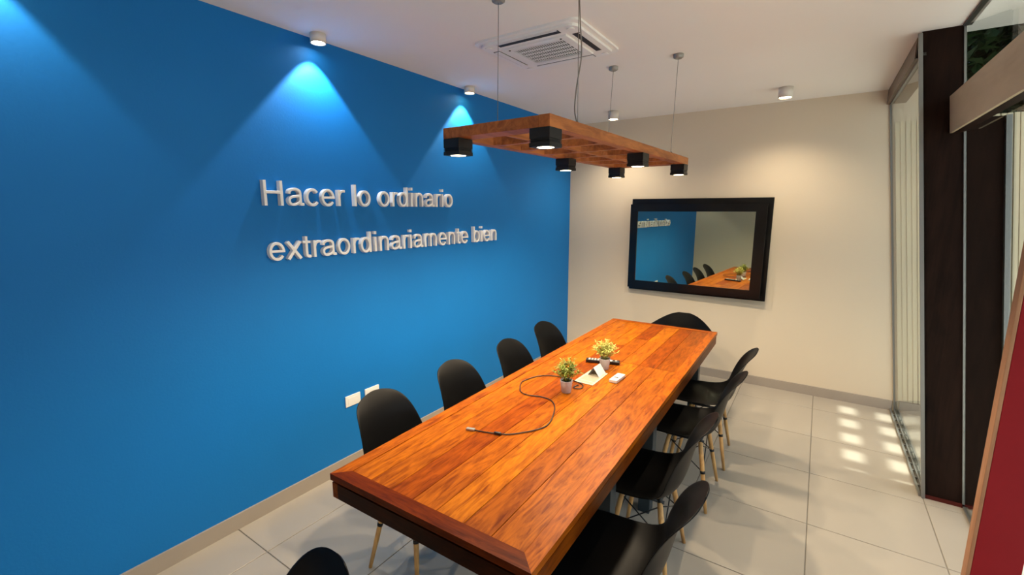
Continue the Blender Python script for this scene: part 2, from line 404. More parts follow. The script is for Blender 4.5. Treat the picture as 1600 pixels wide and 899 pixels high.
# ------------------------------------------------------------------ wall lettering
def arc(cx_, cy_, rx, ry, a0, a1, n=18):
    return [(cx_ + rx * math.cos(rad(a0 + (a1 - a0) * k / n)), cy_ + ry * math.sin(rad(a0 + (a1 - a0) * k / n))) for k in range(n + 1)]
def sp(*p): return [(v.x, v.y) for v in smooth_path([(x, y, 0) for x, y in p], 5)]
ST = 0.088                                           # stem weight; glyphs are drawn on a unit em as (path, weight)
GL = {
    'H': (0.722, [([(.121, 0), (.121, .718)], ST), ([(.601, 0), (.601, .718)], ST), ([(.121, .385), (.601, .385)], .082)]),
    'l': (0.222, [([(.111, 0), (.111, .718)], ST)]),
    'i': (0.222, [([(.111, 0), (.111, .523)], ST), ([(.111, .615), (.111, .718)], ST)]),
    'o': (0.556, [(arc(.278, .2615, .196, .236, 0, 360, 32), .080)]),
    'c': (0.500, [(arc(.265, .2615, .190, .236, 38, 322, 26), .080)]),
    'e': (0.556, [(arc(.280, .2615, .196, .236, 2, 325, 28), .078), ([(.075, .262), (.515, .262)], .070)]),
    'a': (0.556, [(sp((.083, .355), (.115, .445), (.250, .492), (.390, .455), (.432, .36), (.432, .10), (.450, .045), (.540, .045)), .080),
                  (sp((.432, .300), (.330, .283), (.180, .262), (.092, .205), (.085, .115), (.140, .046), (.240, .035), (.360, .080), (.432, .165)), .072)]),
    'r': (0.333, [([(.111, 0), (.111, .523)], ST), (sp((.111, .30), (.150, .420), (.225, .480), (.330, .482)), .078)]),
    'd': (0.556, [(arc(.252, .2615, .172, .236, 0, 360, 30), .080), ([(.447, 0), (.447, .718)], ST)]),
    'b': (0.556, [(arc(.304, .2615, .172, .236, 0, 360, 30), .080), ([(.109, 0), (.109, .718)], ST)]),
    'n': (0.556, [([(.111, 0), (.111, .523)], ST), (sp((.111, .33), (.165, .440), (.270, .492), (.390, .460), (.440, .350), (.440, .20), (.440, 0)), .083)]),
    'm': (0.833, [([(.111, 0), (.111, .523)], ST), (sp((.111, .33), (.155, .445), (.250, .492), (.365, .460), (.413, .350), (.413, .20), (.413, 0)), .080),
                  (sp((.413, .33), (.457, .445), (.552, .492), (.667, .460), (.715, .350), (.715, .20), (.715, 0)), .080)]),
    't': (0.290, [(sp((.135, .660), (.135, .50), (.135, .20), (.142, .085), (.190, .042), (.270, .042)), .082), ([(.015, .487), (.265, .487)], .070)]),
    'x': (0.500, [([(.050, 0), (.445, .523)], .092), ([(.445, 0), (.050, .523)], .092)]),
    ' ': (0.270, []),
}
def letter_mesh(c, em, d0=0.004, d1=0.030):
    mb = MB()
    for k, (path, w) in enumerate(GL[c][1]):
        P_ = [Vector((x, y)) for x, y in path]; n = len(P_); closed = (P_[0] - P_[-1]).length < 1e-4
        if closed: P_ = P_[:-1]; n -= 1
        L, R = [], []
        for i in range(n):
            a = P_[i - 1] if (i > 0 or closed) else P_[i]; b = P_[(i + 1) % n] if (i < n - 1 or closed) else P_[i]
            d = (b - a).normalized(); q = Vector((-d.y, d.x)) * (w / 2)
            L.append(P_[i] + q); R.append(P_[i] - q)
        e = 0.0003 * k; bv = 0.0016
        v = []
        for x, sh_ in ((d0, 0), (d1 + e - bv, 0), (d1 + e, bv / em)):
            for i in range(n):
                m_ = (L[i] + R[i]) / 2
                for pt in (L[i], R[i]):
                    q = pt + (m_ - pt).normalized() * sh_
                    v.append((x, q.x * em, q.y * em))
        f = []; N = 2 * n
        for i in range(n if closed else n - 1):
            j = (i + 1) % n
            f += [(2 * i, 2 * j, 2 * j + 1, 2 * i + 1), (2 * N + 2 * i, 2 * N + 2 * i + 1, 2 * N + 2 * j + 1, 2 * N + 2 * j)]
            for o in (0, N):
                f += [(o + 2 * i, o + N + 2 * i, o + N + 2 * j, o + 2 * j), (o + 2 * i + 1, o + 2 * j + 1, o + N + 2 * j + 1, o + N + 2 * i + 1)]
        if not closed:
            for i in (0, n - 1):
                for o in (0, N): f.append((o + 2 * i, o + 2 * i + 1, o + N + 2 * i + 1, o + N + 2 * i))
        mb.raw(v, f)
        # two short studs hold the letter off the wall
    x0 = sum(p_[1] for p_ in mb.v) / len(mb.v)
    return mb.mesh('letter', M['letter'])
LET = {}
def lettering(text, y0, y1, z, em, label):
    t = thing('wall_lettering', label, 'sign', (0.0, y0, z))
    ink0 = 0.121 - ST / 2 if text[0] == 'H' else 0.045
    tot = sum(GL[c][0] for c in text) - ink0 - 0.070
    k = (y1 - y0) / (tot * em); cur = -ink0 * em
    for c in text:
        if c != ' ':
            if c not in LET: LET[c] = letter_mesh(c, em, 0.0)
            o = bpy.data.objects.new('letter', LET[c]); COL.objects.link(o); o.parent = t; o.location = (0, cur, 0)
        cur += GL[c][0] * em * k
lettering('Hacer lo ordinario', 1.315, 2.832, 1.757, 0.188, 'white raised letters reading Hacer lo ordinario, upper line on the blue wall')
lettering('extraordinariamente bien', 1.318, 3.436, 1.457, 0.188, 'white raised letters reading extraordinariamente bien, lower line on the blue wall')

# ------------------------------------------------------------------ outlets
for y0, y1, lab in ((1.745, 1.862, 'white socket plate low on the blue wall, nearer the viewer'), (1.902, 2.022, 'white socket plate low on the blue wall, right one half behind a chair')):
    t = thing('wall_outlet', lab, 'outlet', (0, (y0 + y1) / 2, 0.472), group='socket plates on the blue wall')
    MB().bbox(0, 0.009, -(y1 - y0) / 2, (y1 - y0) / 2, -0.037, 0.037, 0.003).build('plate', M['plate'], t)
    MB().bbox(0.0085, 0.0105, -0.040, 0.040, -0.022, 0.022, 0.0008).build('insert', M['plate'], t)

# ------------------------------------------------------------------ television
tv = thing('television', 'wall mounted black television mirroring the room on the beige wall', 'television', (1.455, D - 0.002, 1.35), 0.0)
def ringmb(x0, x1, z0, z1, i, y0, y1, ix=None):
    mb = MB()
    il, ir, ib, it = i
    mb.box(x0, x1, y0, y1, z0, z0 + ib); mb.box(x0, x1, y0, y1, z1 - it, z1)
    mb.box(x0, x0 + il, y0, y1, z0 + ib, z1 - it); mb.box(x1 - ir, x1, y0, y1, z0 + ib, z1 - it); return mb
MB().bbox(-0.672, 0.678, -0.045, 0.0, -0.490, 0.500, 0.003).build('backing_panel', M['tvblack'], tv)
scr = bpy.data.objects.new('display', None); COL.objects.link(scr); scr.parent = tv
MB().box(-0.25, 0.25, -0.08, -0.045, -0.2, 0.2).build('wall_mount', M['blackm'], tv)
scr.location = (0, -0.088, 0); scr.rotation_euler = (0, 0, rad(-1.95)); scr.empty_display_size = 0.1
MB().box(-0.648, 0.638, -0.048, 0.014, -0.447, 0.437).build('casing', M['tvblack'], scr)
ringmb(-0.657, 0.643, -0.455, 0.442, (0.078, 0.092, 0.080, 0.075), -0.062, -0.040).build('bezel', M['tvblack'], scr)
MB().box(-0.579, 0.551, -0.0535, -0.0475, -0.375, 0.367).build('screen', M['screen'], scr)

# ------------------------------------------------------------------ air conditioner
ac = thing('air_conditioner', 'white square cassette air conditioner set in the ceiling', 'air conditioner', (1.055, 2.548, H))
def rrect(x0, x1, y0, y1, r, n=5):
    p = []
    for cx_, cy_, a0 in ((x1 - r, y0 + r, -90), (x1 - r, y1 - r, 0), (x0 + r, y1 - r, 90), (x0 + r, y0 + r, 180)):
        for k in range(n + 1):
            a = rad(a0 + 90 * k / n); p.append((cx_ + r * math.cos(a), cy_ + r * math.sin(a)))
    return p
a_, b_ = 0.342, 0.300
mb = MB(); mb.prism(rrect(-a_, a_, -b_, b_, 0.05), -0.012, 0.0)
mb.prism(rrect(-a_ + 0.03, a_ - 0.03, -b_ + 0.028, b_ - 0.028, 0.05), -0.026, -0.012); mb.build('outer_panel', M['acwhite'], ac)
gm = MB(); gi, gj = 0.215, 0.180
for z0, z1 in ((-0.036, -0.026),):
    # raised grille frame, open in the middle
    gm.box(-gi, gi, -gj, -gj + 0.05, z0, z1); gm.box(-gi, gi, gj - 0.05, gj, z0, z1)
    gm.box(-gi, -gi + 0.055, -gj + 0.05, gj - 0.05, z0, z1); gm.box(gi - 0.045, gi, -gj + 0.05, gj - 0.05, z0, z1)
gm.build('grille_frame', M['acwhite'], ac)
MB().box(-gi + 0.055, gi - 0.045, -gj + 0.05, gj - 0.05, -0.0268, -0.0262).build('grille_cavity', M['acdark'], ac)
for k in range(6):
    y = -gj + 0.05 + k * 0.052
    MB().box(-gi + 0.055, gi - 0.045, y - 0.005, y + 0.005, -0.036, -0.033).build('grille_bar', M['acwhite'], ac)
mb = MB()
for k in range(22):
    x = -gi + 0.062 + k * 0.0148
    mb.box(x - 0.0024, x + 0.0024, -gj + 0.05, gj - 0.05, -0.0358, -0.0340)
tag(mb.build('grille_slat', M['acwhite'], ac), kind='stuff')
for s in (-1, 1):
    op = s < 0                                     # the two flaps facing the glass side hang open
    MB().box(-0.20, 0.20, s * 0.230 - 0.022, s * 0.230 + 0.022, -0.0275, -0.0255).build('air_slot', M['acdark'], ac)
    y0, y1 = (s * 0.250 - 0.006, s * 0.250 + 0.006) if op else (s * 0.228 - 0.017, s * 0.228 + 0.017)
    MB().bbox(-0.197, 0.197, y0, y1, -0.0288 if op else -0.031, -0.0276, 0.0008).build('louvre', M['acwhite'], ac)
    op = s > 0
    MB().box(s * 0.264 - 0.022, s * 0.264 + 0.022, -0.16, 0.16, -0.0275, -0.0255).build('air_slot', M['acdark'], ac)
    x0, x1 = (s * 0.284 - 0.006, s * 0.284 + 0.006) if op else (s * 0.262 - 0.017, s * 0.262 + 0.017)
    MB().bbox(x0, x1, -0.157, 0.157, -0.0288 if op else -0.031, -0.0276, 0.0008).build('louvre', M['acwhite'], ac)
for sx, sy in ((-1, -1), (-1, 1), (1, 1), (1, -1)):
    MB().lathe([(0.020, 0.0), (0.020, 0.004), (0.016, 0.006)], (sx * 0.268, sy * 0.232, -0.032), 16).build('corner_cap', M['acwhite'], ac)
for sx in (-0.17, 0.17):
    MB().lathe([(0.006, 0.0), (0.006, 0.003)], (sx, -0.155, -0.0385), 10).build('screw', M['acdark'], ac)

# ------------------------------------------------------------------ ceiling spots
def ceiling_spot(x, y, label, energy, col, size, blend, glow, r=0.042, h=0.05):
    t = thing('ceiling_spot', label, 'spotlight', (x, y, H), group='surface ceiling spots')
    MB().lathe([(r - 0.006, -0.02), (r - 0.006, -h + 0.002), (r, -h), (r, 0.0), (r - 0.01, 0.0)], n=28, cap=False).build('housing', M['lampwhite'], t)
    MB().lathe([(r - 0.0065, -h + 0.008), (r - 0.0065, -h + 0.010)], n=28).build('lens', glow, t)
    lamp_light('spot_beam', 'SPOT', t, (0, 0, -h - 0.004), energy, col, size, blend, 0.018)
    return t
ceiling_spot(0.085, 1.665, 'white ceiling spot close to the blue wall above the word Hacer', 18, (0.92, 0.97, 1.0), 84, 0.12, M['glowc'])
ceiling_spot(0.085, 3.00, 'white ceiling spot close to the blue wall left of the air conditioner', 20, (1.0, 0.90, 0.74), 84, 0.12, M['glow'])
ceiling_spot(0.085, 0.38, 'white ceiling spot close to the blue wall near the viewer', 9, (1.0, 0.93, 0.82), 84, 0.3, M['glow'])
ceiling_spot(0.70, 4.50, 'white ceiling spot above the beige wall left of the television', 22, (1.0, 0.84, 0.62), 135, 1.0, M['glow'], 0.052, 0.082)
ceiling_spot(2.18, 4.42, 'white ceiling spot above the beige wall right of the television', 22, (1.0, 0.82, 0.58), 135, 1.0, M['glow'], 0.052, 0.082)

# ------------------------------------------------------------------ pendant lamp
LW, LL, LT = 0.275, 0.915, 0.046
PZ = 2.042
lp = thing('pendant_lamp', 'long brown wooden lattice pendant with black square spots hung over the table', 'lamp', (1.40, 2.470, PZ), rad(-2.2))
for s in (-1, 1):
    MB().bbox(s * LW - (0.050 if s > 0 else 0), s * LW + (0.050 if s < 0 else 0), -LL, LL, 0, LT, 0.003).build('side_rail', M['lampw'], lp)
    o = MB().bbox(-LW + 0.050, LW - 0.050, s * LL - (0.10 if s > 0 else 0), s * LL + (0.10 if s < 0 else 0), 0.001, LT - 0.001, 0.003).build('end_rail', M['lampw'], lp)
MB().bbox(-0.008, 0.008, -LL + 0.10, LL - 0.10, 0.0005, LT - 0.0015, 0.002).build('centre_rail', M['lampw'], lp)
rows = 7; pitch_ = (2 * LL - 0.2) / rows
for s in (-1, 1):
    x0, x1 = (-LW + 0.050, -0.008) if s < 0 else (0.008, LW - 0.050)
    for k in range(1, rows):
        y = -LL + 0.10 + k * pitch_
        mb = MB()                                   # slat with flared, rounded ends
        hw, fl = 0.011, 0.028
        up = []
        for t_ in range(7):
            a = t_ / 6; q = abs(2 * a - 1) ** 3
            up.append((x0 + (x1 - x0) * a, y + hw + (fl * q if True else 0)))
        dn = [(x, 2 * y - yy) for x, yy in reversed(up)]
        mb.prism(dn[::-1][::-1] + up[::1] if False else [(x, yy) for x, yy in dn] + up, 0.003, LT - 0.003)
        mb.build('cross_slat', M['lampw'], lp)
SPOT = 0.046
for sx in (-1, 1):
    for yy in (-LL + SPOT, 0.10, LL - SPOT):
        t = bpy.data.objects.new('spot', None); COL.objects.link(t); t.parent = lp; t.empty_display_size = 0.05
        t.location = (sx * (LW - SPOT), yy, 0)
        mb = MB(); q = SPOT
        mb.bbox(-q, q, -q, q, -0.040, 0.0, 0.003)
        for z in (-0.046, -0.052): mb.box(-q, q, -q, q, z + 0.001, z + 0.0035)
        mb.box(-q + 0.004, q - 0.004, -q + 0.004, q - 0.004, -0.055, -0.038)
        # bottom block with a round opening
        n = 24; zz0, zz1 = -0.070, -0.054; rr = 0.034
        ci = [(rr * math.cos(2 * math.pi * i / n), rr * math.sin(2 * math.pi * i / n)) for i in range(n)]
        sq = [(q * c / max(abs(c), abs(d)), q * d / max(abs(c), abs(d))) for c, d in ((math.cos(2 * math.pi * i / n), math.sin(2 * math.pi * i / n)) for i in range(n))]
        v = [(x, y, zz0) for x, y in sq] + [(x, y, zz1) for x, y in sq] + [(x, y, zz0) for x, y in ci] + [(x, y, zz1) for x, y in ci]
        f = []
        for i in range(n):
            j = (i + 1) % n
            f += [(i, j, n + j, n + i), (i, 2 * n + i, 2 * n + j, j), (n + i, n + j, 3 * n + j, 3 * n + i), (2 * n + i, 3 * n + i, 3 * n + j, 2 * n + j)]
        mb.raw(v, f); mb.build('housing', M['finblack'], t)
        MB().lathe([(0.0335, -0.0690), (0.020, -0.0700), (0.002, -0.0705)], n=24).build('lens', M['glow'], t)
        lamp_light('pendant_beam', 'SPOT', t, (0, 0, -0.078), 30, (1.0, 0.80, 0.55), 155, 0.6, 0.03)
# suspension cables with ceiling canopies and eye hooks
for cx_, cy_, lx, ly in ((-0.195, -0.615, -0.20, -0.62), (0.135, -0.455, 0.222, -0.60), (-0.195, 0.672, -0.20, 0.62), (0.242, 0.672, 0.235, 0.65)):
    MB().lathe([(0.020, -0.026), (0.030, -0.020), (0.032, -0.004), (0.032, 0.0)], (cx_, cy_, H - PZ), 20).build('canopy', M['canopy'], lp)
    MB().tube([(cx_, cy_, H - PZ - 0.02), (lx, ly, LT + 0.02)], 0.0016, 6).build('suspension_cable', M['steel'], lp)
    MB().tube([(lx - 0.009, ly, LT - 0.001), (lx - 0.007, ly, LT + 0.012), (lx, ly, LT + 0.022), (lx + 0.007, ly, LT + 0.012), (lx + 0.009, ly, LT - 0.001)], 0.0026, 6).build('hook', M['blackm'], lp)
MB().tube(smooth_path([(0.137, -0.455, H - PZ - 0.01), (0.165, -0.49, 0.50), (0.19, -0.52, 0.36), (0.188, -0.555, 0.22), (0.198, -0.585, 0.12), (0.220, -0.598, LT + 0.01)]), 0.003, 6).build('power_cord', M['steel'], lp)

# ------------------------------------------------------------------ table
TZ = 0.75
tb = thing('meeting_table', 'long glossy orange brown plank top meeting table with grey legs', 'table', (1.476, 2.42, 0), rad(0.9))
TW, TL = 0.4425, 1.4885
RW = 0.058
inx, iny = TW - RW, TL - RW
# mitred border rails
def rail(poly, z0=TZ - 0.026, z1=TZ): return MB().prism(poly, z0, z1)
col1 = (1.0, 0.95, 0.9, 1)
for nm, poly, m, c in (
    ('border_rail', [(-TW, -TL), (-inx, -iny), (-inx, iny), (-TW, TL)], M['table'], (1.05, 1.0, 1.0, 1)),
    ('border_rail', [(TW, -TL), (TW, TL), (inx, iny), (inx, -iny)], M['table'], (1.05, 1.0, 1.0, 1)),
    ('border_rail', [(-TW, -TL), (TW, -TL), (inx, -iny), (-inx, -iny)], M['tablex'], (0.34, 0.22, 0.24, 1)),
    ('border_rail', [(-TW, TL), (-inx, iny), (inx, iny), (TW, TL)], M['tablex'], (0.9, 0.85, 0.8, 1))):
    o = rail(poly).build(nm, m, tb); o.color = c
# planks: (x0, x1, list of (seam y, colour))
A_ = (1.10, 1.15, 1.0, 1); B_ = (0.72, 0.56, 0.50, 1); C_ = (0.95, 0.95, 0.95, 1); Dk = (0.72, 0.60, 0.55, 1); Y_ = (1.15, 1.30, 1.0, 1); E_ = (0.82, 0.78, 0.8, 1)
edges = [-inx, -0.281, -0.177, -0.068, 0.041, 0.157, 0.265, inx]
planks = [[(9, A_)], [(0.10, C_), (9, A_)], [(0.72, B_), (9, A_)], [(0.36, C_), (0.95, E_), (9, B_)], [(0.355, Y_), (0.92, C_), (9, Y_)], [(0.352, E_), (9, Dk)], [(0.35, C_), (9, (0.74, 0.70, 0.66, 1))]]
for i, segs in enumerate(planks):
    y = -iny
    for ye, c in segs:
        y1 = min(ye, iny); g = 0.0008; b = 0.0012
        x0, x1, ya, yb = edges[i] + g, edges[i + 1] - g, y + g, y1 - g
        zt, zb = TZ - 0.0015, TZ - 0.024
        mb = MB().raw([(x0, ya, zb), (x1, ya, zb), (x1, yb, zb), (x0, yb, zb), (x0, ya, zt - b), (x1, ya, zt - b), (x1, yb, zt - b), (x0, yb, zt - b),
                       (x0 + b, ya + b, zt), (x1 - b, ya + b, zt), (x1 - b, yb - b, zt), (x0 + b, yb - b, zt)],
                      [(0, 3, 2, 1), (8, 9, 10, 11)] + [(k, (k + 1) % 4, 4 + (k + 1) % 4, 4 + k) for k in range(4)] + [(4 + k, 4 + (k + 1) % 4, 8 + (k + 1) % 4, 8 + k) for k in range(4)])
        o = mb.build('plank', M['table'], tb); o.color = c
        y = y1
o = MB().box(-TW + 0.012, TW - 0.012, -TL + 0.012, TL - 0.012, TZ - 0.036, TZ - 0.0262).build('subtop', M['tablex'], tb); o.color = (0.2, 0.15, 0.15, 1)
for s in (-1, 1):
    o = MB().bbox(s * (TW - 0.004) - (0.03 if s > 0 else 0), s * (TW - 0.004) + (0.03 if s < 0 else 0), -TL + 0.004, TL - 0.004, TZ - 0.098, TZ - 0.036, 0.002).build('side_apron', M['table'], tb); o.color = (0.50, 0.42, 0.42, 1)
    o = MB().bbox(-TW + 0.034, TW - 0.034, s * (TL - 0.004) - (0.03 if s > 0 else 0), s * (TL - 0.004) + (0.03 if s < 0 else 0), TZ - 0.098, TZ - 0.036, 0.002).build('end_apron', M['tablex'], tb); o.color = (0.075, 0.055, 0.06, 1)  # end aprons darkened in colour for the little daylight at the near end
for lx in (-0.20, 0.335):
    for yy in (-0.64, 0.015, 1.24):
        MB().bbox(lx - 0.033, lx + 0.033, yy - 0.035, yy + 0.035, 0, TZ - 0.036, 0.003).build('leg', M['legblue'], tb)
for yy in (-0.64, 0.015, 1.24):
    MB().box(-0.167, 0.302, yy - 0.025, yy + 0.025, TZ - 0.105, TZ - 0.040).build('crossbar', M['legblue'], tb)

# ------------------------------------------------------------------ chairs
def interp(tab, t):
    for (a, b) in zip(tab, tab[1:]):
        if t <= b[0]:
            k = (t - a[0]) / (b[0] - a[0]); k2 = k
            return tuple(p + (q - p) * k2 for p, q in zip(a[1:], b[1:]))
    return tab[-1][1:]
def shell_mesh(arms=False):
    # stations: x (front +), z, half width, side lift (z), side wrap (x forward)
    if not arms:
        st = [(0.232, 0.408, 0.150, 0.0, 0.0), (0.238, 0.424, 0.180, 0.002, 0.0), (0.222, 0.438, 0.208, 0.006, 0), (0.17, 0.440, 0.225, 0.012, 0), (0.09, 0.430, 0.230, 0.022, 0),
              (0.0, 0.422, 0.231, 0.032, 0.0), (-0.08, 0.421, 0.230, 0.045, 0.004), (-0.135, 0.434, 0.227, 0.055, 0.020), (-0.168, 0.470, 0.221, 0.045, 0.040), (-0.184, 0.520, 0.212, 0.025, 0.050),
              (-0.196, 0.580, 0.202, 0.008, 0.048), (-0.209, 0.640, 0.192, 0.0, 0.042), (-0.226, 0.695, 0.181, -0.002, 0.034), (-0.246, 0.740, 0.168, -0.006, 0.027), (-0.266, 0.772, 0.154, -0.008, 0.021),
              (-0.282, 0.795, 0.134, -0.010, 0.015), (-0.292, 0.809, 0.106, -0.009, 0.008), (-0.298, 0.817, 0.066, -0.005, 0.003), (-0.300, 0.820, 0.020, -0.001, 0.0)]
    else:
        st = [(0.225, 0.405, 0.170, 0.0, 0.0), (0.232, 0.424, 0.205, 0.004, 0.0), (0.215, 0.438, 0.235, 0.02, 0), (0.15, 0.438, 0.265, 0.075, 0), (0.06, 0.430, 0.290, 0.150, 0.01),
              (-0.03, 0.424, 0.300, 0.20, 0.03), (-0.10, 0.428, 0.302, 0.225, 0.06), (-0.150, 0.452, 0.300, 0.215, 0.09), (-0.182, 0.500, 0.296, 0.175, 0.11), (-0.200, 0.560, 0.288, 0.12, 0.115),
              (-0.212, 0.620, 0.276, 0.065, 0.10), (-0.222, 0.675, 0.258, 0.02, 0.08), (-0.232, 0.720, 0.230, -0.005, 0.06), (-0.240, 0.755, 0.192, -0.014, 0.04), (-0.246, 0.780, 0.150, -0.014, 0.022),
              (-0.250, 0.797, 0.100, -0.008, 0.010), (-0.252, 0.803, 0.040, -0.002, 0.0)]
    nu = 14; v = []
    for x, z, w, lf, wr in st:
        for i in range(nu + 1):
            u = 2 * i / nu - 1; q = abs(u) ** 2.6
            v.append(Vector((x + wr * q, u * w, z + lf * q)))
    nr = len(st); f = []
    for k in range(nr - 1):
        for i in range(nu):
            a = k * (nu + 1) + i; f.append((a, a + 1, a + nu + 2, a + nu + 1))
    # thickness along vertex normals
    no = [Vector() for _ in v]
    for q in f:
        n_ = (v[q[1]] - v[q[0]]).cross(v[q[3]] - v[q[0]])
        for i in q: no[i] += n_
    th = 0.0055; N = len(v)
    w_ = v + [p - n_.normalized() * th for p, n_ in zip(v, no)]
    F = list(f) + [tuple(N + i for i in reversed(q)) for q in f]
    loop = [i for i in range(nu + 1)] + [k * (nu + 1) + nu for k in range(1, nr)] + [(nr - 1) * (nu + 1) + i for i in range(nu - 1, -1, -1)] + [k * (nu + 1) for k in range(nr - 2, 0, -1)]
    for a, b in zip(loop, loop[1:] + loop[:1]): F.append((a, N + a, N + b, b))
    return MB().raw(w_, F, True)

def make_chair(label, arms=False):
    t = thing('dining_chair' if not arms else 'armchair', label, 'chair', group='black shell chairs around the table')
    o = shell_mesh(arms).build('shell', M['black'], t)
    s = o.modifiers.new('sub', 'SUBSURF'); s.levels = 1; s.render_levels = 1
    feet = {}
    for sx, sy in ((1, 1), (1, -1), (-1, 1), (-1, -1)):
        top = Vector((sx * 0.088 - 0.01, sy * 0.118, 0.395)); bot = Vector((0.142 if sx > 0 else -0.166, sy * 0.192, 0.0))
        feet[(sx, sy)] = (top, bot)
        mb = MB().tube([bot, bot.lerp(top, 0.35), bot.lerp(top, 0.8), top], 0.012, 12, None)
        # taper towards the foot
        n = 12; vs = []
        for k, rr in enumerate((0.0088, 0.0118, 0.0135, 0.0125)):
            c = (bot, bot.lerp(top, 0.35), bot.lerp(top, 0.8), top)[k]
            for p in mb.v[k * n:(k + 1) * n]: vs.append(tuple(c + (Vector(p) - c) * (rr / 0.012)))
        mb.v = vs
        mb.build('leg', M['legw'], t)
    mb = MB()
    def at(k, z): a, b = feet[k]; return b.lerp(a, z / 0.395)
    ring = [(1, 1), (-1, 1), (-1, -1), (1, -1)]
    for a, b in zip(ring, ring[1:] + ring[:1]):
        mb.tube([at(a, 0.375), at(b, 0.225)], 0.0032, 6); mb.tube([at(b, 0.375), at(a, 0.225)], 0.0032, 6)
    for k in ring:
        p = at(k, 0.225); d = (feet[k][0] - feet[k][1]).normalized() * 0.008
        mb.tube([p - d, p + d], 0.0145, 10)
    mb.build('bracing', M['blackm'], t)
    mb = MB()
    for sy in (-1, 1): mb.tube([feet[(1, sy)][0] + Vector((0.02, 0, 0.004)), feet[(-1, sy)][0] + Vector((-0.02, 0, 0.004))], 0.008, 8)
    for sx in (-1, 1): mb.tube([feet[(sx, 1)][0] + Vector((0, 0, 0.004)), feet[(sx, -1)][0] + Vector((0, 0, 0.004))], 0.008, 8)
    for k in ring: mb.tube([feet[k][0] + Vector((0, 0, -0.01)), Vector((feet[k][0].x, feet[k][0].y, 0.428))], 0.011, 10)
    mb.build('seat_bracket', M['blackm'], t)
    return t
ch0 = None
def place(x, y, rz, label):
    global ch0
    if ch0 is None: c = ch0 = make_chair(label)
    else: c = copy_tree(ch0)
    c['label'] = label; c.location = (x, y, 0); c.rotation_euler = (0, 0, rad(rz)); return c
place(0.985, 1.45, 3, 'black shell chair on the blue wall side in front of the socket plates')
place(0.985, 2.008, 0, 'black shell chair on the blue wall side, second from the socket plates')
place(1.0, 2.585, 0, 'black shell chair on the blue wall side, third from the socket plates')
place(0.95, 3.165, -3, 'black shell chair on the blue wall side nearest the beige wall')
place(1.985, 1.475, 181, 'black shell chair on the glazing side nearest the viewer, cut off below')
place(1.91, 2.085, 182, 'black shell chair on the glazing side, second from the viewer')
place(1.945, 2.785, 181, 'black shell chair on the glazing side, third from the viewer')
place(1.945, 3.315, 184, 'black shell chair on the glazing side nearest the beige wall')
place(1.460, 0.345, -104, 'black shell chair at the near head of the table, only its top in view')
ar = make_chair('black shell armchair at the far head of the table below the television', True)
ar.location = (1.548, 4.02, 0); ar.rotation_euler = (0, 0, rad(-90))

# ------------------------------------------------------------------ things on the table
def pot_plant(x, y, label, lm, seed, s=1.0, fr=0.082, fh=0.120):
    t = thing('potted_plant', label, 'plant', (x, y, TZ), group='little potted plants on the table')
    MB().lathe([(0.024 * s, 0.0), (0.026 * s, 0.002), (0.034 * s, 0.066 * s), (0.0345 * s, 0.070 * s), (0.031 * s, 0.070 * s), (0.029 * s, 0.060 * s)], n=24).build('pot', M['pot'], t)
    MB().lathe([(0.0295 * s, 0.058 * s), (0.0295 * s, 0.062 * s)], n=20).build('soil', M['soil'], t)
    rnd = random.Random(seed); fo = MB(); stems = MB()
    for k in range(34):
        a = rnd.uniform(0, 6.283); r = fr * math.sqrt(rnd.random()); hh = fh * (1 - 0.55 * (r / fr) ** 2) * rnd.uniform(0.7, 1.08)
        p0 = Vector((0.012 * math.cos(a), 0.012 * math.sin(a), 0.06 * s)); p2 = Vector((r * math.cos(a), r * math.sin(a), 0.066 * s + hh))
        p1 = p0.lerp(p2, 0.5) + Vector((0, 0, 0.012))
        stems.tube([p0, p1, p2], 0.0011, 5)
        for q in range(13):
            tt = 0.25 + 0.75 * q / 12
            c = (p0.lerp(p1, tt * 2) if tt < .5 else p1.lerp(p2, tt * 2 - 1))
            m = Matrix.Rotation(rnd.uniform(0, 6.283), 3, 'Z') @ Matrix.Rotation(rnd.uniform(-0.15, 1.0), 3, 'X')
            l = rnd.uniform(0.020, 0.036); w = l * 0.125
            fo.raw([c + m @ Vector(v) for v in ((0, 0, 0), (w, l * .45, l * .10), (0, l, 0), (-w, l * .45, l * .10), (0, l * .5, l * .02))], [(0, 1, 4), (1, 2, 4), (2, 3, 4), (3, 0, 4)])
    stems.build('stem', lm, t); fo.build('foliage', lm, t)
    return t
pot_plant(1.44, 2.122, 'small green plant in a grey pot beside the black cord', M['leaf'], 3)
pot_plant(1.470, 2.585, 'small pale yellow green plant in a grey pot in front of the black remote', M['leafy'], 5)

# cord with connector and ferrite
cz_ = TZ + 0.003
cd = thing('charging_cord', 'black cord with a metal plug curling across the table top', 'cord', (1.30, 1.50, TZ))
pts = [(1.295, 1.493), (1.358, 1.509), (1.423, 1.533), (1.463, 1.560), (1.520, 1.635), (1.547, 1.70), (1.543, 1.76), (1.520, 1.83), (1.49, 1.90), (1.455, 1.95), (1.413, 1.98), (1.355, 1.983), (1.295, 1.965), (1.245, 1.975), (1.205, 2.02), (1.170, 2.085), (1.163, 2.13), (1.182, 2.214), (1.215, 2.262), (1.257, 2.288), (1.32, 2.302), (1.40, 2.290), (1.465, 2.268), (1.489, 2.225), (1.478, 2.195), (1.455, 2.192), (1.445, 2.212), (1.455, 2.245)]
P3 = smooth_path([(x - 1.30, y - 1.50, 0.0032) for x, y in pts], 6)
MB().tube(P3, 0.0028, 7).build('cord', M['cable'], cd)
ang = math.atan2(0.016, 0.063)
mb = MB().bbox(-0.020, 0.020, -0.0085, 0.0085, 0.0, 0.009, 0.002); o = mb.build('plug', M['plug'], cd); o.location = (-0.018, -0.010, 0); o.rotation_euler = (0, 0, ang)
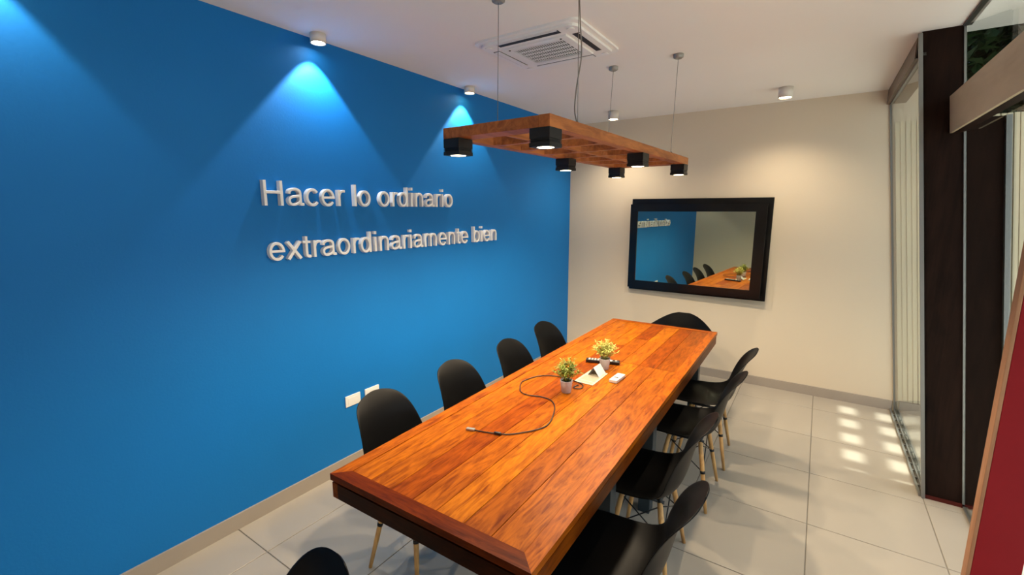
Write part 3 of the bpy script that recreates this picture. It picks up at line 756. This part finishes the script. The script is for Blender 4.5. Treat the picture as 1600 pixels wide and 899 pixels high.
mb = MB().lathe([(0.004, -0.017), (0.0065, -0.014), (0.0065, 0.014), (0.004, 0.017)], n=14); o = mb.build('ferrite_bead', M['cable'], cd); o.location = (0.108, 0.024, 0.0066); o.rotation_euler = (rad(90), 0, ang + rad(90))

# leaflet with a small tent card
lf = thing('leaflet', 'cream printed leaflet lying between the two plants', 'leaflet', (1.464, 2.405, TZ))
def quad_slab(pts4, z0, z1): return MB().prism(pts4, z0, z1)
Lp = [(-0.060, -0.112), (0.060, -0.118), (0.058, 0.110), (-0.056, 0.114)]
quad_slab(Lp, 0.0, 0.0022).build('sheet', M['paper'], lf)
c0 = Vector((0, 0)); 
def lerp2(a, b, t): return (a[0] + (b[0] - a[0]) * t, a[1] + (b[1] - a[1]) * t)
def sub(u0, u1, v0, v1):
    f = lambda u, v: lerp2(lerp2(Lp[0], Lp[1], u), lerp2(Lp[3], Lp[2], u), v)
    return [f(u0, v0), f(u1, v0), f(u1, v1), f(u0, v1)]
quad_slab(sub(0.10, 0.90, 0.22, 0.56), 0.0022, 0.0026).build('printed_block', M['print_'], lf)
quad_slab(sub(0.10, 0.90, 0.06, 0.17), 0.0022, 0.0026).build('printed_block', M['print_'], lf)
tc_ = thing('tent_card', 'small white folded tent card standing on the cream leaflet', 'card', (1.467, 2.470, TZ + 0.0026))
bl, br = Vector((1.505, 2.418, 0)), Vector((1.507, 2.514, 0))
tl, tr = Vector((1.464, 2.426, 0.052)), Vector((1.466, 2.520, 0.052))
kl, kr = Vector((1.428, 2.426, 0)), Vector((1.430, 2.520, 0))
off = Vector((1.467, 2.470, 0)); th = Vector((0.0010, 0.0, 0.0006))
def slab4(a, b, c, d): return MB().hexa([p - off for p in (a, b, c, d)] + [p - off + th for p in (a, b, c, d)])
slab4(bl, br, tr, tl).build('front_panel', M['card'], tc_); slab4(kl, kr, tr, tl).build('back_panel', M['card'], tc_)

r1 = thing('remote_control', 'white air conditioner remote on the table beside the leaflet', 'remote', (1.604, 2.455, TZ), rad(-2))
MB().bbox(-0.024, 0.024, -0.066, 0.066, 0, 0.018, 0.005).build('body', M['remw'], r1)
MB().bbox(-0.017, 0.017, 0.018, 0.052, 0.0178, 0.0186, 0.0003).build('display', M['remg'], r1)
MB().bbox(-0.012, 0.012, -0.020, -0.010, 0.0178, 0.0192, 0.0005).build('button', M['remb'], r1)
r2 = thing('remote_control', 'long black television remote lying behind the paler plant', 'remote', (1.415, 2.69, TZ), rad(17))
MB().bbox(-0.108, 0.108, -0.023, 0.023, 0, 0.019, 0.005).build('body', M['remb'], r2)
for i in range(6):
    for j in range(3):
        MB().bbox(-0.092 + i * 0.019, -0.080 + i * 0.019, -0.0155 + j * 0.0115, -0.0085 + j * 0.0115, 0.0185, 0.0208, 0.0006).build('button', M['remg'], r2)
MB().lathe([(0.013, 0.0185), (0.012, 0.0206)], (0.050, 0, 0), 16).build('dial', M['remg'], r2)
MB().bbox(0.078, 0.090, -0.006, 0.006, 0.0185, 0.0208, 0.0006).build('button', M['remg'], r2)
